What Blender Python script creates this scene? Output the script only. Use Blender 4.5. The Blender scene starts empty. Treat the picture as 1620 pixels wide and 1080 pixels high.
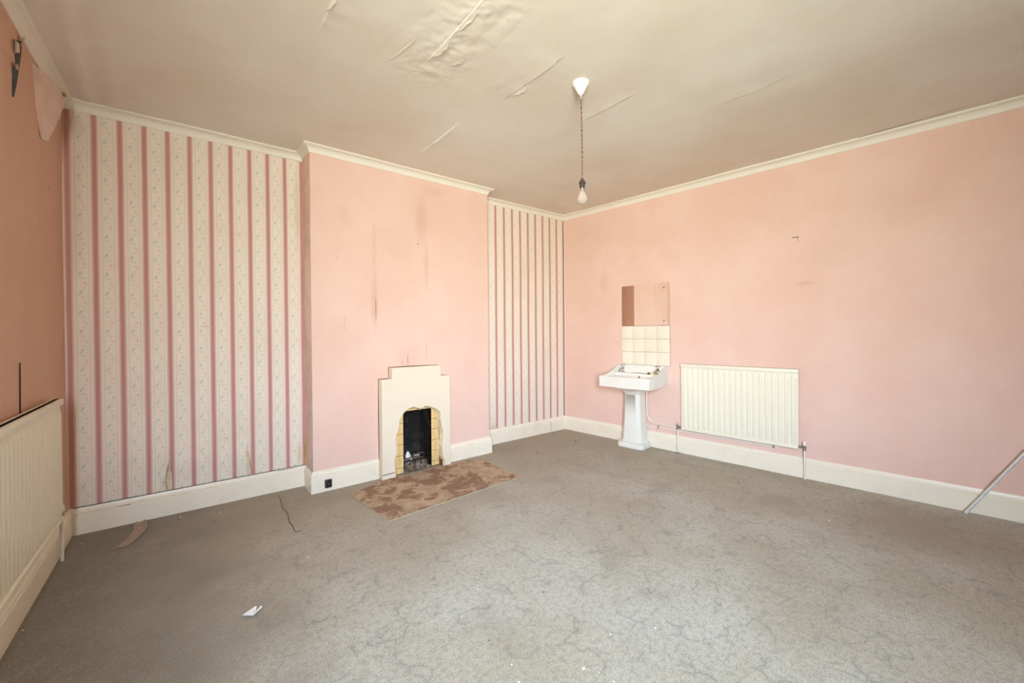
import bpy, bmesh, math, random
from mathutils import Vector, Matrix, noise

random.seed(7)
S = bpy.context.scene
COL = S.collection
V = Vector

# ------------------------------------------------------------------ camera
def add_camera():
    yaw, pit, rol, f = 0.6764286, -0.0077311, -0.0081789, 648.306
    fw = V((math.sin(yaw)*math.cos(pit), math.cos(yaw)*math.cos(pit), math.sin(pit)))
    rt = V((math.cos(yaw), -math.sin(yaw), 0)); up = rt.cross(fw)
    r2 = rt*math.cos(rol)+up*math.sin(rol); u2 = up*math.cos(rol)-rt*math.sin(rol)
    cd = bpy.data.cameras.new('camera'); co = bpy.data.objects.new('camera', cd); COL.objects.link(co)
    cd.sensor_width = 36; cd.lens = f*36/1620; cd.clip_start = .02
    cd.shift_x = -2.466/1620; cd.shift_y = -8.335/1620
    m = Matrix((r2, u2, -fw)).transposed().to_4x4(); m.translation = V((-4.05235, -3.9403, 1.3133))
    co.matrix_world = m
    S.camera = co
add_camera()

# ------------------------------------------------------------------ world, exposure
SKY_UP = (0.60, 0.82, 1.10); SKY_HOR = (0.92, 0.98, 1.02); GROUND = (0.70, 0.74, 0.66)
SKY_STRENGTH = 50.0
S.view_settings.view_transform = 'Standard'; S.view_settings.look = 'None'
S.view_settings.gamma = 1; S.view_settings.use_curve_mapping = False
S.view_settings.exposure = 0.87
S.cycles.max_bounces = 14; S.cycles.diffuse_bounces = 10; S.cycles.glossy_bounces = 6
S.cycles.sample_clamp_indirect = 6

def make_world():
    w = bpy.data.worlds.new('sky'); S.world = w; w.use_nodes = True
    nt = w.node_tree; nt.nodes.clear()
    tc = nt.nodes.new('ShaderNodeTexCoord'); sp = nt.nodes.new('ShaderNodeSeparateXYZ')
    rp = nt.nodes.new('ShaderNodeValToRGB'); bg = nt.nodes.new('ShaderNodeBackground'); out = nt.nodes.new('ShaderNodeOutputWorld')
    mr = nt.nodes.new('ShaderNodeMapRange'); mr.inputs[1].default_value = -1; mr.inputs[2].default_value = 1
    nt.links.new(tc.outputs['Generated'], sp.inputs[0]); nt.links.new(sp.outputs[2], mr.inputs[0]); nt.links.new(mr.outputs[0], rp.inputs[0])
    e = rp.color_ramp.elements
    e[0].position = 0.0; e[0].color = (*GROUND, 1)
    e[1].position = 1.0; e[1].color = (*SKY_UP, 1)
    for p, c in ((0.485, GROUND), (0.515, SKY_HOR), (0.68, SKY_UP)):
        k = e.new(p); k.color = (*c, 1)
    bg.inputs['Strength'].default_value = SKY_STRENGTH
    nt.links.new(rp.outputs[0], bg.inputs[0]); nt.links.new(bg.outputs[0], out.inputs[0])
make_world()

# ------------------------------------------------------------------ room numbers
D = 0.2558; C0, C1 = -3.2334, -1.4497; W = 4.6655
AR, AL = 0.0951335, -0.0064308
HS = 0.1776; YR = -4.95                                    # rear wall
dR = V((AR, -1, 0)).normalized(); nR = V((-1, -AR, 0)).normalized()
dL = V((AL, -1, 0)).normalized(); nL = V((1, AL, 0)).normalized()
QL = V((-W, 0, 0)); UP = V((0, 0, 1))
def zc(x, y): return 2.82513+0.06+0.0063314*(x+2.5)+0.0083401*y
def FW(x, y, z): return V((x, y, z))                       # world
def FR(u, n, z): return dR*u+nR*n+UP*z                     # right wall: along, out, up
def FL(u, n, z): return QL+dL*u+nL*n+UP*z                  # left wall
def FC(x, n, z): return V((x, -D-n, z))                    # chimney face
def FB(x, n, z): return V((x, -n, z))                      # back wall

# unseen canted corner added to aim the window light; deep reveal narrows it
aC = V((0.69, 0.725, 0)).normalized(); dC = V((aC.y, -aC.x, 0)); PC = V((-4.25, -4.42, 0)); REVEAL_ADDED = 0.80
def FK(s, n, z): return PC+dC*s+aC*n+UP*z
WIN = (-.47, .53, 0.78, 2.52)
def window_portal():
    s0, s1, z0, z1 = WIN
    ld = bpy.data.lights.new('window_portal', 'AREA'); ld.shape = 'RECTANGLE'; lo = bpy.data.objects.new('window_portal', ld); COL.objects.link(lo)
    p0, p1, p2 = FK(s0, -REVEAL_ADDED, z0), FK(s1, -REVEAL_ADDED, z0), FK(s0, -REVEAL_ADDED, z1)
    ex, ey = p1-p0, p2-p0
    ld.size = ex.length; ld.size_y = ey.length
    X = ex.normalized(); Y = ey.normalized(); Z = X.cross(Y)      # lamps shine along -Z
    if Z.dot(aC) > 0: X = -X; Z = -Z
    m = Matrix((X, Y, Z)).transposed().to_4x4(); m.translation = (p1+p2)/2; lo.matrix_world = m
    ld.cycles.is_portal = True
window_portal()

# ------------------------------------------------------------------ node helpers
class NT:
    def __init__(s, name, rough=.6, spec=.3):
        s.m = bpy.data.materials.new(name); s.m.use_nodes = True; s.t = s.m.node_tree
        s.b = s.t.nodes['Principled BSDF']; s.b.inputs['Roughness'].default_value = rough
        s.b.inputs['Specular IOR Level'].default_value = spec
        s.tc = s.t.nodes.new('ShaderNodeTexCoord'); s.P = s.tc.outputs['Object']; s._sep = None
    def set(s, sock, v):
        if hasattr(v, 'is_output'): s.t.links.new(v, sock)
        elif isinstance(v, (tuple, list)): sock.default_value = (*v, 1) if len(v) == 3 and sock.type == 'RGBA' else v
        else: sock.default_value = v
    def M(s, op, a, b=0.0, c=0.0, clamp=False):
        n = s.t.nodes.new('ShaderNodeMath'); n.operation = op; n.use_clamp = clamp
        for i, v in enumerate((a, b, c)): s.set(n.inputs[i], v)
        return n.outputs[0]
    def xyz(s):
        if s._sep is None:
            n = s.t.nodes.new('ShaderNodeSeparateXYZ'); s.t.links.new(s.P, n.inputs[0]); s._sep = n.outputs
        return s._sep
    def vec(s, x, y, z):
        n = s.t.nodes.new('ShaderNodeCombineXYZ')
        for i, v in enumerate((x, y, z)): s.set(n.inputs[i], v)
        return n.outputs[0]
    def mapv(s, scale=(1, 1, 1), loc=(0, 0, 0), rot=(0, 0, 0), v=None):
        n = s.t.nodes.new('ShaderNodeMapping'); s.t.links.new(v or s.P, n.inputs[0])
        n.inputs['Scale'].default_value = scale; n.inputs['Location'].default_value = loc; n.inputs['Rotation'].default_value = rot
        return n.outputs[0]
    def noise(s, scale, detail=3, rough=.5, dist=0, v=None, color=False):
        n = s.t.nodes.new('ShaderNodeTexNoise'); s.t.links.new(v or s.P, n.inputs['Vector'])
        n.inputs['Scale'].default_value = scale; n.inputs['Detail'].default_value = detail
        n.inputs['Roughness'].default_value = rough; n.inputs['Distortion'].default_value = dist
        return n.outputs['Color' if color else 'Fac']
    def voro(s, scale, feature='F1', v=None, out='Distance'):
        n = s.t.nodes.new('ShaderNodeTexVoronoi'); n.feature = feature; s.t.links.new(v or s.P, n.inputs['Vector'])
        n.inputs['Scale'].default_value = scale
        return n.outputs[out]
    def warp(s, amount, scale, v=None, detail=2):
        c = s.noise(scale, detail, v=v, color=True)
        n = s.t.nodes.new('ShaderNodeVectorMath'); n.operation = 'MULTIPLY_ADD'
        s.t.links.new(c, n.inputs[0]); n.inputs[1].default_value = (amount,)*3; s.t.links.new(v or s.P, n.inputs[2])
        return n.outputs[0]
    def rng(s, v, a, b, c=0.0, d=1.0, smooth=True):
        n = s.t.nodes.new('ShaderNodeMapRange'); n.interpolation_type = 'SMOOTHSTEP' if smooth else 'LINEAR'
        s.set(n.inputs[0], v)
        for i, k in enumerate((a, b, c, d)): n.inputs[i+1].default_value = k
        return n.outputs[0]
    def mix(s, f, a, b, mode='MIX'):
        n = s.t.nodes.new('ShaderNodeMix'); n.data_type = 'RGBA'; n.blend_type = mode
        s.set(n.inputs[0], f); s.set(n.inputs[6], a); s.set(n.inputs[7], b)
        return n.outputs[2]
    def ramp(s, f, stops, interp='LINEAR'):
        n = s.t.nodes.new('ShaderNodeValToRGB'); n.color_ramp.interpolation = interp; s.set(n.inputs[0], f)
        e = n.color_ramp.elements
        e[0].position, e[0].color = stops[0][0], (*stops[0][1], 1)
        e[1].position, e[1].color = stops[-1][0], (*stops[-1][1], 1)
        for p, c in stops[1:-1]:
            k = e.new(p); k.color = (*c, 1)
        return n.outputs[0]
    def col(s, c): s.set(s.b.inputs['Base Color'], c)
    def bump(s, h, dist=.002, strength=1.0):
        n = s.t.nodes.new('ShaderNodeBump'); n.inputs['Distance'].default_value = dist; n.inputs['Strength'].default_value = strength
        s.set(n.inputs['Height'], h)
        prev = s.b.inputs['Normal'].links[0].from_socket if s.b.inputs['Normal'].links else None
        if prev: s.t.links.new(prev, n.inputs['Normal'])
        s.t.links.new(n.outputs[0], s.b.inputs['Normal'])
    def blob(s, c, r, edge=.5, warp=None):
        """soft ellipsoid mask about a place on the object"""
        n = s.t.nodes.new('ShaderNodeMapping'); n.vector_type = 'TEXTURE'
        s.t.links.new(warp or s.P, n.inputs[0]); n.inputs['Location'].default_value = c; n.inputs['Scale'].default_value = r
        l = s.t.nodes.new('ShaderNodeVectorMath'); l.operation = 'LENGTH'; s.t.links.new(n.outputs[0], l.inputs[0])
        return s.rng(l.outputs['Value'], 1.0, 1.0-edge, 0, 1)

def simple(name, c, rough=.6, metal=0, spec=.3, var=0.0, vscale=8, bump=0, bscale=80, dist=.001):
    t = NT(name, rough, spec); t.b.inputs['Metallic'].default_value = metal
    if var:
        f = t.noise(vscale, 4)
        t.col(t.mix(t.rng(f, .3, .7), tuple(k*(1-var) for k in c), c))
    else: t.col(c)
    if bump: t.bump(t.noise(bscale, 3), dist, bump)
    return t.m

# ------------------------------------------------------------------ materials
PINK = (0.765, 0.515, 0.425)
def pink_wall(name, stains=(), lines=(), base=PINK, grain=1.0, vertical=True):
    t = NT(name, .75, .2)
    f = t.noise(1.6, 4, .6); g = t.noise(9, 4, .6)
    c = t.mix(t.rng(f, .3, .7), base, tuple(min(1, k*m) for k, m in zip(base, (1.04, 1.10, 1.13))))
    c = t.mix(t.M('MULTIPLY', t.rng(g, .5, .75), .22), c, (.72, .51, .43))
    w = t.warp(.03, 12); 
    for cen, r, a, colr in stains:
        c = t.mix(t.M('MULTIPLY', t.blob(cen, r, .9, w), a), c, colr)
    for cen, r, a in lines:
        c = t.mix(t.M('MULTIPLY', t.blob(cen, r, .5, t.warp(.012, 14)), a), c, (.33, .17, .11))
    sp = t.rng(t.noise(42, 2), .76, .82)
    c = t.mix(t.M('MULTIPLY', sp, .3), c, (.45, .27, .2))
    t.col(c)
    t.bump(t.noise(3.2, 3), .012*grain, .6)
    if vertical: t.bump(t.noise(6, 3, v=t.mapv((1, 1, .12))), .006*grain, .6)
    t.bump(t.noise(60, 3), .0016*grain, .8); t.bump(t.noise(150, 2), .0007*grain, .7)
    return t.m

BR = (.52, .30, .20)
M_pink_chim = pink_wall('pink_wallpaper_chimney', stains=[
    ((-2.69, -D, 1.62), (.045, .1, .34), .38, BR), ((-2.22, -D, 2.45), (.10, .1, .34), .30, BR), ((-2.18, -D, 2.0), (.04, .1, .35), .22, BR),
    ((-2.95, -D, 2.35), (.10, .1, .16), .16, BR), ((-2.45, -D, 2.2), (.25, .1, .3), .12, BR), ((-2.69, -D, 2.1), (.03, .1, .4), .2, BR),
    ((-2.35, -D, 1.12), (.22, .1, .16), .12, BR), ((-2.1, -D, 2.74), (.2, .1, .08), .2, BR)], lines=[
    ((-2.69, -D, 1.55), (.006, .05, .13), .75), ((-2.385, -D, 1.07), (.005, .05, .07), .8), ((-2.19, -D, 1.16), (.004, .05, .10), .55),
    ((-2.17, -D, 1.95), (.004, .05, .30), .30), ((-2.96, -D, 1.42), (.004, .05, .09), .3), ((-2.44, -D, 1.05), (.004, .05, .05), .5), ((-2.27, -D, 2.19), (.012, .05, .012), .6),
    ((-3.02, -D, 1.98), (.012, .05, .006), .45)])
M_pink_right = pink_wall('pink_wallpaper_right', stains=[
    (tuple(FR(1.1, 0, 1.15)), (.3, .35, .5), .10, (.62, .36, .22)), (tuple(FR(.62, 0, 1.95)), (.05, .1, .25), .18, BR),
    (tuple(FR(2.9, 0, 2.0)), (.3, .3, .25), .10, BR), (tuple(FR(2.72, 0, 1.75)), (.2, .12, .03), .3, BR),
    (tuple(FR(3.3, 0, 2.3)), (.3, .4, .3), .12, BR), (tuple(FR(2.65, 0, 2.12)), (.03, .03, .02), .35, BR)], grain=1.5)
M_pink_left = pink_wall('pink_wallpaper_left', stains=[
    (tuple(FL(.42, 0, 2.62)), (.1, .16, .12), .3, (.60, .27, .10)), (tuple(FL(.82, 0, 2.74)), (.1, .10, .07), .35, (.60, .30, .12)), (tuple(FL(1.0, 0, 2.5)), (.1, .12, .3), .2, BR),
    (tuple(FL(.09, 0, 2.35)), (.1, .035, .4), .35, (.62, .32, .16)), (tuple(FL(.16, 0, 2.12)), (.05, .012, .012), .8, (.15, .08, .05)), (tuple(FL(.3, 0, 2.22)), (.05, .014, .02), .8, (.15, .08, .05))],
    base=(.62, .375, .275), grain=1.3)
M_pink_loose = simple('pink_loose_paper', (.74, .54, .45), .8, var=.15, bump=.5, bscale=25, dist=.004)
M_rear_dark = simple('dark_bounce_cut_rear', (.10, .075, .06), .8, var=.2)  # unseen walls kept dark to cut light bounced back into the room

def stripe_paper(name, x0, p=.127):
    t = NT(name, .7, .25)
    wv = t.warp(.004, 2.2)
    sx = t.t.nodes.new('ShaderNodeSeparateXYZ'); t.t.links.new(wv, sx.inputs[0])
    x, z = sx.outputs[0], sx.outputs[2]
    k = t.M('ADD', t.M('SUBTRACT', x, x0), 100*p)
    s = t.M('SUBTRACT', t.M('MODULO', t.M('ADD', k, p/2), p), p/2)          # signed offset from stripe
    d = t.M('DIVIDE', t.M('ABSOLUTE', s), p/2)
    cream = (.82, .735, .62); mauve = (.52, .26, .235); rose = (.73, .52, .455); sand = (.72, .63, .49)
    c = t.ramp(d, [(0, mauve), (.15, mauve), (.20, rose), (.29, rose), (.34, cream), (.47, cream), (.50, sand), (.55, sand), (.58, cream), (1, (.82, .745, .64))])
    e = t.M('SUBTRACT', t.M('MODULO', k, p), p/2)                              # signed offset from field centre
    fine = t.noise(120, 2); fine2 = t.noise(170, 2, v=t.mapv(loc=(3, 1, 2)))
    def sprig(off, zoff, per, colr, amount, rx, rz, tilt):
        nonlocal c
        q = t.M('SUBTRACT', t.M('MODULO', t.M('ADD', z, zoff+100*per), per), per/2)
        a = t.M('SUBTRACT', e, off)
        a2 = t.M('ADD', a, t.M('MULTIPLY', q, tilt))
        r = t.M('ADD', t.M('POWER', t.M('ABSOLUTE', t.M('DIVIDE', a2, rx)), 2), t.M('POWER', t.M('ABSOLUTE', t.M('DIVIDE', q, rz)), 2))
        m = t.rng(t.M('ADD', r, t.M('MULTIPLY', fine, 3.0)), 2.7, 1.1)
        c = t.mix(t.M('MULTIPLY', m, amount), c, colr)
    P = .1295
    sprig(-.011, P/2-.831+P*8, P, (.36, .42, .42), .62, .010, .019, -.45)
    sprig(.012, P/2-.764+P*8, P, (.70, .42, .37), .65, .009, .015, .5)
    sprig(-.002, P/2-.80+P*8, P, (.46, .50, .40), .45, .016, .008, .8)
    sprig(.004, P/2-.735+P*8, P, (.48, .48, .38), .4, .014, .007, -.8)
    grime = t.rng(t.noise(2.0, 4, .65), .45, .75)
    c = t.mix(t.M('MULTIPLY', grime, .16), c, (.50, .37, .26))
    for cen, r, a, colr in (((-1.19, 0, .16), (.10, .1, .16), .55, (.50, .33, .14)), ((-4.62, 0, 2.72), (.12, .1, .12), .45, (.48, .33, .24)),
                            ((-4.6, 0, 2.2), (.07, .1, .7), .25, (.55, .34, .24)), ((-3.27, 0, .3), (.03, .1, .14), .5, (.65, .42, .12)), ((-4.15, 0, .24), (.05, .1, .09), .45, (.52, .38, .25)),
                            ((-3.27, 0, 2.4), (.03, .1, .6), .3, (.5, .36, .24))):
        c = t.mix(t.M('MULTIPLY', t.blob(cen, r, .9, t.warp(.03, 9)), a), c, colr)
    t.col(c)
    t.bump(t.noise(5, 3, v=t.mapv((1, 1, .15))), .005, .5)
    t.bump(t.noise(90, 2), .0006, .5)
    return t.m
M_stripe_left = stripe_paper('striped_wallpaper_left', -4.006)
M_stripe_right = stripe_paper('striped_wallpaper_right', -.6425, .1268)

def white_paint(name, c, dirt=.25, rough=.4, low=True):
    t = NT(name, rough, .4)
    g = t.rng(t.noise(5, 5, .65), .45, .8)
    col = t.mix(t.M('MULTIPLY', g, dirt), c, (c[0]*.78, c[1]*.68, c[2]*.52))
    sp = t.rng(t.noise(38, 3), .70, .78)
    col = t.mix(t.M('MULTIPLY', sp, .35*dirt*2), col, (.36, .28, .2))
    t.col(col)
    if low: t.bump(t.noise(14, 3), .003, .4)
    t.bump(t.noise(120, 2), .0003, .3)
    return t.m
M_skirt = white_paint('aged_white_gloss', (.86, .78, .64), .3, .35)
M_cove = white_paint('aged_white_coving', (.80, .745, .65), .15, .6)
M_surround = white_paint('cream_painted_surround', (.80, .70, .55), .16, .5)
M_rad = white_paint('radiator_cream_enamel', (.83, .785, .64), .06, .35, low=False)
M_pipe = white_paint('pipe_white_paint', (.82, .77, .68), .2, .4)
M_ceramic = simple('white_glazed_ceramic', (.81, .79, .72), .15, spec=.5, var=.04, vscale=6)
M_tilew = simple('cream_glazed_tile', (.86, .78, .64), .22, spec=.5, var=.05, vscale=4)
M_grout = simple('tile_grout', (.45, .38, .30), .9, var=.2)
M_chrome = simple('tarnished_chrome', (.62, .60, .57), .22, 1.0, var=.35, vscale=60)
M_brassgrey = simple('tarnished_valve_metal', (.42, .39, .36), .4, .9, var=.4, vscale=70)
M_screw = simple('screw_metal', (.30, .26, .22), .5, .6)
M_black = simple('black_bakelite', (.018, .017, .017), .3, spec=.5, var=.3, vscale=30)
M_soap = simple('yellow_soap', (.80, .66, .32), .5)
M_dark = simple('dark_hole', (.03, .025, .02), .9)
M_tapehole = simple('grey_bare_plaster', (.085, .10, .105), .9, var=.4, vscale=20)
M_rose = simple('white_rose_plastic', (.86, .83, .78), .35, spec=.4)
M_holder = simple('brown_lamp_holder', (.05, .035, .028), .35, spec=.5)
M_brass = simple('lamp_cap_metal', (.62, .58, .5), .3, 1.0)
M_pole = simple('grey_aluminium_pole', (.74, .76, .76), .3, .1, spec=.5, var=.12, vscale=30)
M_paper = simple('white_paper_scrap', (.84, .81, .78), .8)
M_crumb = simple('white_plaster_crumb', (.85, .83, .80), .9)
M_grit = simple('dark_grit', (.07, .055, .045), .9)
M_rust = simple('orange_rust_flake', (.55, .27, .08), .9)
M_peelback = simple('paper_backing', (.74, .62, .46), .85, var=.2, vscale=25, bump=.4, bscale=60)
M_frame = white_paint('window_white_gloss', (.82, .80, .76), .1, .3)

def mirror_mat():
    t = NT('aged_mirror_glass', .03); t.b.inputs['Metallic'].default_value = 1
    t.col(t.mix(t.M('MULTIPLY', t.rng(t.noise(14, 4), .6, .8), .2), (.90, .86, .80), (.6, .5, .42)))
    return t.m
M_mirror = mirror_mat()

def flex_mat():
    t = NT('brown_braided_flex', .8)
    z = t.xyz()[2]
    w = t.M('SINE', t.M('ADD', t.M('MULTIPLY', z, 420), t.M('MULTIPLY', t.xyz()[0], 700)))
    t.col(t.mix(t.rng(w, -.3, .5), (.10, .045, .03), (.36, .20, .14))); return t.m
M_flex = flex_mat()

def bulb_mat():
    t = NT('pearl_bulb_glass', .25, .5); t.col((.93, .90, .85)); t.b.inputs['Transmission Weight'].default_value = .85
    t.b.inputs['IOR'].default_value = 1.2; return t.m
M_bulb = bulb_mat()

def yellow_tile():
    t = NT('yellow_mottled_tile', .35, .4)
    f = t.noise(9, 4, .6, v=t.mapv((3, 1, .6))); 
    c = t.mix(t.rng(f, .3, .7), (.70, .46, .18), (.82, .61, .32))
    c = t.mix(t.M('MULTIPLY', t.rng(t.noise(40, 3), .6, .75), .4), c, (.5, .3, .12))
    t.col(c); return t.m
M_ytile = yellow_tile()
M_plasteredge = simple('broken_plaster_edge', (.76, .60, .36), .9, var=.35, vscale=30, bump=.8, bscale=60, dist=.004)

def soot_mat():
    t = NT('sooty_iron', .8, .25)
    c = t.mix(t.rng(t.noise(6, 5, .7), .45, .75), (.012, .010, .009), (.055, .042, .036))
    w = t.warp(.06, 9)
    c = t.mix(t.M('MULTIPLY', t.blob((-2.166, -.20, .44), (.05, .05, .24), .9, w), .95), c, (.36, .26, .24))
    c = t.mix(t.M('MULTIPLY', t.blob((-2.166, -.18, .15), (.06, .14, .14), .9, w), .7), c, (.20, .12, .07))
    t.col(c); t.bump(t.noise(30, 4), .006, .8); return t.m
M_soot = soot_mat()
def ash_mat():
    t = NT('grey_ash', .95, .1)
    c = t.mix(t.rng(t.noise(22, 5, .7), .4, .7), (.10, .075, .055), (.42, .33, .25))
    t.col(c); t.bump(t.noise(60, 4), .01, .9); return t.m
M_ash = ash_mat()
M_twig = simple('dry_straw', (.33, .25, .17), .9, var=.5, vscale=40)

def rug_mat():
    t = NT('brown_floral_rug', .95, .1)
    w = t.warp(.10, 7, detail=3)
    big = t.noise(8.5, 3, .5, v=w); petal = t.M('ABSOLUTE', t.M('SINE', t.M('MULTIPLY', t.voro(20, v=t.warp(.05, 18)), 22))); fine = t.noise(130, 3)
    c = t.mix(t.rng(t.noise(10, 4), .35, .65), (.45, .325, .215), (.56, .42, .29))
    fl = t.M('MULTIPLY', t.rng(big, .49, .57), t.rng(petal, .25, .75))
    c = t.mix(t.M('MULTIPLY', fl, .9), c, (.19, .075, .048))
    leaf = t.M('MULTIPLY', t.rng(t.noise(5, 3, v=t.mapv(loc=(4, 2, 0))), .50, .60), t.rng(t.voro(30, v=t.warp(.05, 11)), .45, .60))
    c = t.mix(t.M('MULTIPLY', leaf, .75), c, (.26, .15, .085))
    c = t.mix(t.M('MULTIPLY', t.rng(fine, .35, .7), .35), c, (.18, .11, .07))
    c = t.mix(t.M('MULTIPLY', t.blob((-2.4, -.42, 0), (.45, .18, .2), .9, w), .45), c, (.30, .22, .15))
    t.col(c); t.bump(fine, .003, .8); return t.m
M_rug = rug_mat()
M_rugedge = simple('rug_binding', (.50, .40, .27), .9, var=.3, vscale=40)

def carpet_mat():
    t = NT('worn_grey_green_carpet', .97, .08)
    base = t.mix(t.rng(t.noise(1.1, 4, .6), .35, .68), (.42, .345, .225), (.53, .49, .39))
    # soiling mixed with painted dimness towards the far walls and left corner
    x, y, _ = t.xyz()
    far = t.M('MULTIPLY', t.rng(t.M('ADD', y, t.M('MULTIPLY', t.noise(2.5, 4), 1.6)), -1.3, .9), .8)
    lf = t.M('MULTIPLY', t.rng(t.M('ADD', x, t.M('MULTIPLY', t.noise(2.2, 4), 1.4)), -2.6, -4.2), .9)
    soil_shade = t.M('MAXIMUM', far, lf)
    base = t.mix(soil_shade, base, (.31, .21, .095))
    base = t.mix(t.M('MULTIPLY', t.rng(t.M('ADD', x, t.M('MULTIPLY', t.noise(3.1, 4), .8)), -3.0, -4.1), .88), base, (.075, .045, .012))  # left side darkened again, dirt and dim light in one colour
    base = t.mix(t.M('MULTIPLY', t.rng(t.noise(2.6, 5, .65, v=t.mapv(loc=(7, 3, 0))), .52, .72), .55), base, (.30, .235, .15))
    for cen, r, a in (((-.8, -1.9, 0), (.3, .12, 1), .5), ((-.35, -2.6, 0), (.25, .15, 1), .45), ((-.2, -3.4, 0), (.7, .9, 1), .65), ((-1.0, -.15, 0), (.25, .12, 1), .6), ((-3.0, -.3, 0), (.35, .25, 1), .5)):
        base = t.mix(t.M('MULTIPLY', t.blob(cen, r, .9, t.warp(.25, 5)), a), base, (.26, .17, .085))
    # feathery dark strokes
    wa = t.warp(.22, 4.5, detail=2)
    e1 = t.voro(5.5, 'DISTANCE_TO_EDGE', v=wa); m1 = t.rng(t.noise(7, 3, v=t.mapv(loc=(1, 5, 0))), .46, .58)
    wb = t.warp(.16, 7, v=t.mapv(loc=(11, 4, 0)), detail=2)
    e2 = t.voro(9, 'DISTANCE_TO_EDGE', v=wb); m2 = t.rng(t.noise(9, 3, v=t.mapv(loc=(3, 9, 0))), .48, .60)
    fib = t.noise(70, 3, .7)
    s1 = t.M('MULTIPLY', t.rng(t.M('ADD', e1, t.M('MULTIPLY', fib, .03)), .034, .012), m1)
    s2 = t.M('MULTIPLY', t.rng(t.M('ADD', e2, t.M('MULTIPLY', fib, .03)), .036, .012), m2)
    st = t.M('MAXIMUM', s1, s2)
    c = t.mix(t.M('MULTIPLY', st, .7), base, (.11, .095, .068))
    hal = t.M('MULTIPLY', t.rng(t.M('ADD', e1, t.M('MULTIPLY', fib, .08)), .15, .03), m1)
    c = t.mix(t.M('MULTIPLY', hal, .32), c, (.21, .195, .155))
    pile = t.noise(330, 2, .7); mott = t.noise(38, 4, .7)
    c = t.mix(t.M('MULTIPLY', t.rng(mott, .42, .68), .5), c, (.20, .165, .115))
    c = t.mix(t.M('MULTIPLY', t.rng(pile, .38, .66), .44), c, (.64, .61, .53))
    c = t.mix(t.M('MULTIPLY', t.rng(t.noise(160, 2, .6), .48, .68), .6), c, (.17, .145, .105))
    t.col(c)
    t.bump(t.M('ADD', t.M('MULTIPLY', pile, .5), mott), .006, .7); t.bump(t.noise(4, 3), .02, .3)
    t.b.inputs['Sheen Weight'].default_value = .15
    return t.m
M_carpet = carpet_mat()

def ceiling_mat():
    t = NT('aged_white_ceiling_paper', .8, .2)
    c = t.mix(t.rng(t.noise(.9, 5, .6), .3, .7), (.71, .64, .545), (.78, .74, .67))
    c = t.mix(t.M('MULTIPLY', t.rng(t.noise(4, 5, .65), .5, .8), .18), c, (.56, .46, .35))
    c = t.mix(t.M('MULTIPLY', t.rng(t.noise(55, 2), .78, .81), .5), c, (.3, .22, .15))
    t.col(c); t.bump(t.noise(2.5, 4, v=t.mapv((1, .35, 1))), .012, .5); t.bump(t.noise(40, 3), .001, .5)
    return t.m
M_ceil = ceiling_mat()
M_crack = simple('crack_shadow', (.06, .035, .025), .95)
M_ceilflap = simple('ceiling_paper_flap', (.80, .77, .70), .8, var=.08)

# ------------------------------------------------------------------ mesh helpers
def mesh_obj(name, bm, mat, parent=None, loc=None, smooth=None, recalc=True):
    if recalc: bmesh.ops.recalc_face_normals(bm, faces=bm.faces[:])
    me = bpy.data.meshes.new(name); 
    off = V(loc) if loc is not None else (V(parent['base']) if parent is not None and 'base' in parent else None)
    if off is not None: bmesh.ops.translate(bm, verts=bm.verts[:], vec=-off)
    bm.to_mesh(me); bm.free()
    mats = mat if isinstance(mat, (list, tuple)) else [mat]
    for m in mats: me.materials.append(m)
    o = bpy.data.objects.new(name, me); COL.objects.link(o)
    if parent is not None:
        o.parent = parent
        if 'base' in parent: o['base'] = tuple(parent['base'])
    elif off is not None: o.location = off
    if smooth is not None:
        for p in me.polygons: p.use_smooth = True
        me.set_sharp_from_angle(angle=math.radians(smooth))
    return o
def thing(name, label, cat, base, group=None):
    o = bpy.data.objects.new(name, None); COL.objects.link(o); o.location = base; o.empty_display_size = .05
    o['label'] = label; o['category'] = cat; o['base'] = tuple(base)
    if group: o['group'] = group
    return o
def tag(o, label, cat, group=None):
    o['label'] = label; o['category'] = cat
    if group: o['group'] = group
    return o
def struct(o): o['kind'] = 'structure'; return o

def box(bm, F, a, b, bev=0.0, seg=2):
    """box between two corners of a frame"""
    t = bmesh.new(); vs = [t.verts.new((x, y, z)) for x in (a[0], b[0]) for y in (a[1], b[1]) for z in (a[2], b[2])]
    for q in ((0, 1, 3, 2), (4, 6, 7, 5), (0, 4, 5, 1), (2, 3, 7, 6), (0, 2, 6, 4), (1, 5, 7, 3)): t.faces.new([vs[i] for i in q])
    if bev: bmesh.ops.bevel(t, geom=t.edges[:]+t.verts[:], offset=bev, segments=seg, affect='EDGES', profile=.5)
    join(bm, t, F)
def join(bm, t, F=None):
    mp = {}
    for v in t.verts: mp[v] = bm.verts.new(F(*v.co) if F else v.co)
    for f in t.faces:
        try: bm.faces.new([mp[v] for v in f.verts])
        except ValueError: pass
    t.free()
def loft(bm, rings, closed=True, caps=True):
    R = [[bm.verts.new(p) for p in r] for r in rings]
    n = len(R[0])
    for a, b in zip(R, R[1:]):
        for i in range(n if closed else n-1):
            j = (i+1) % n; bm.faces.new((a[i], a[j], b[j], b[i]))
    if caps and closed: bm.faces.new(R[0][::-1]); bm.faces.new(R[-1])
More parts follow.
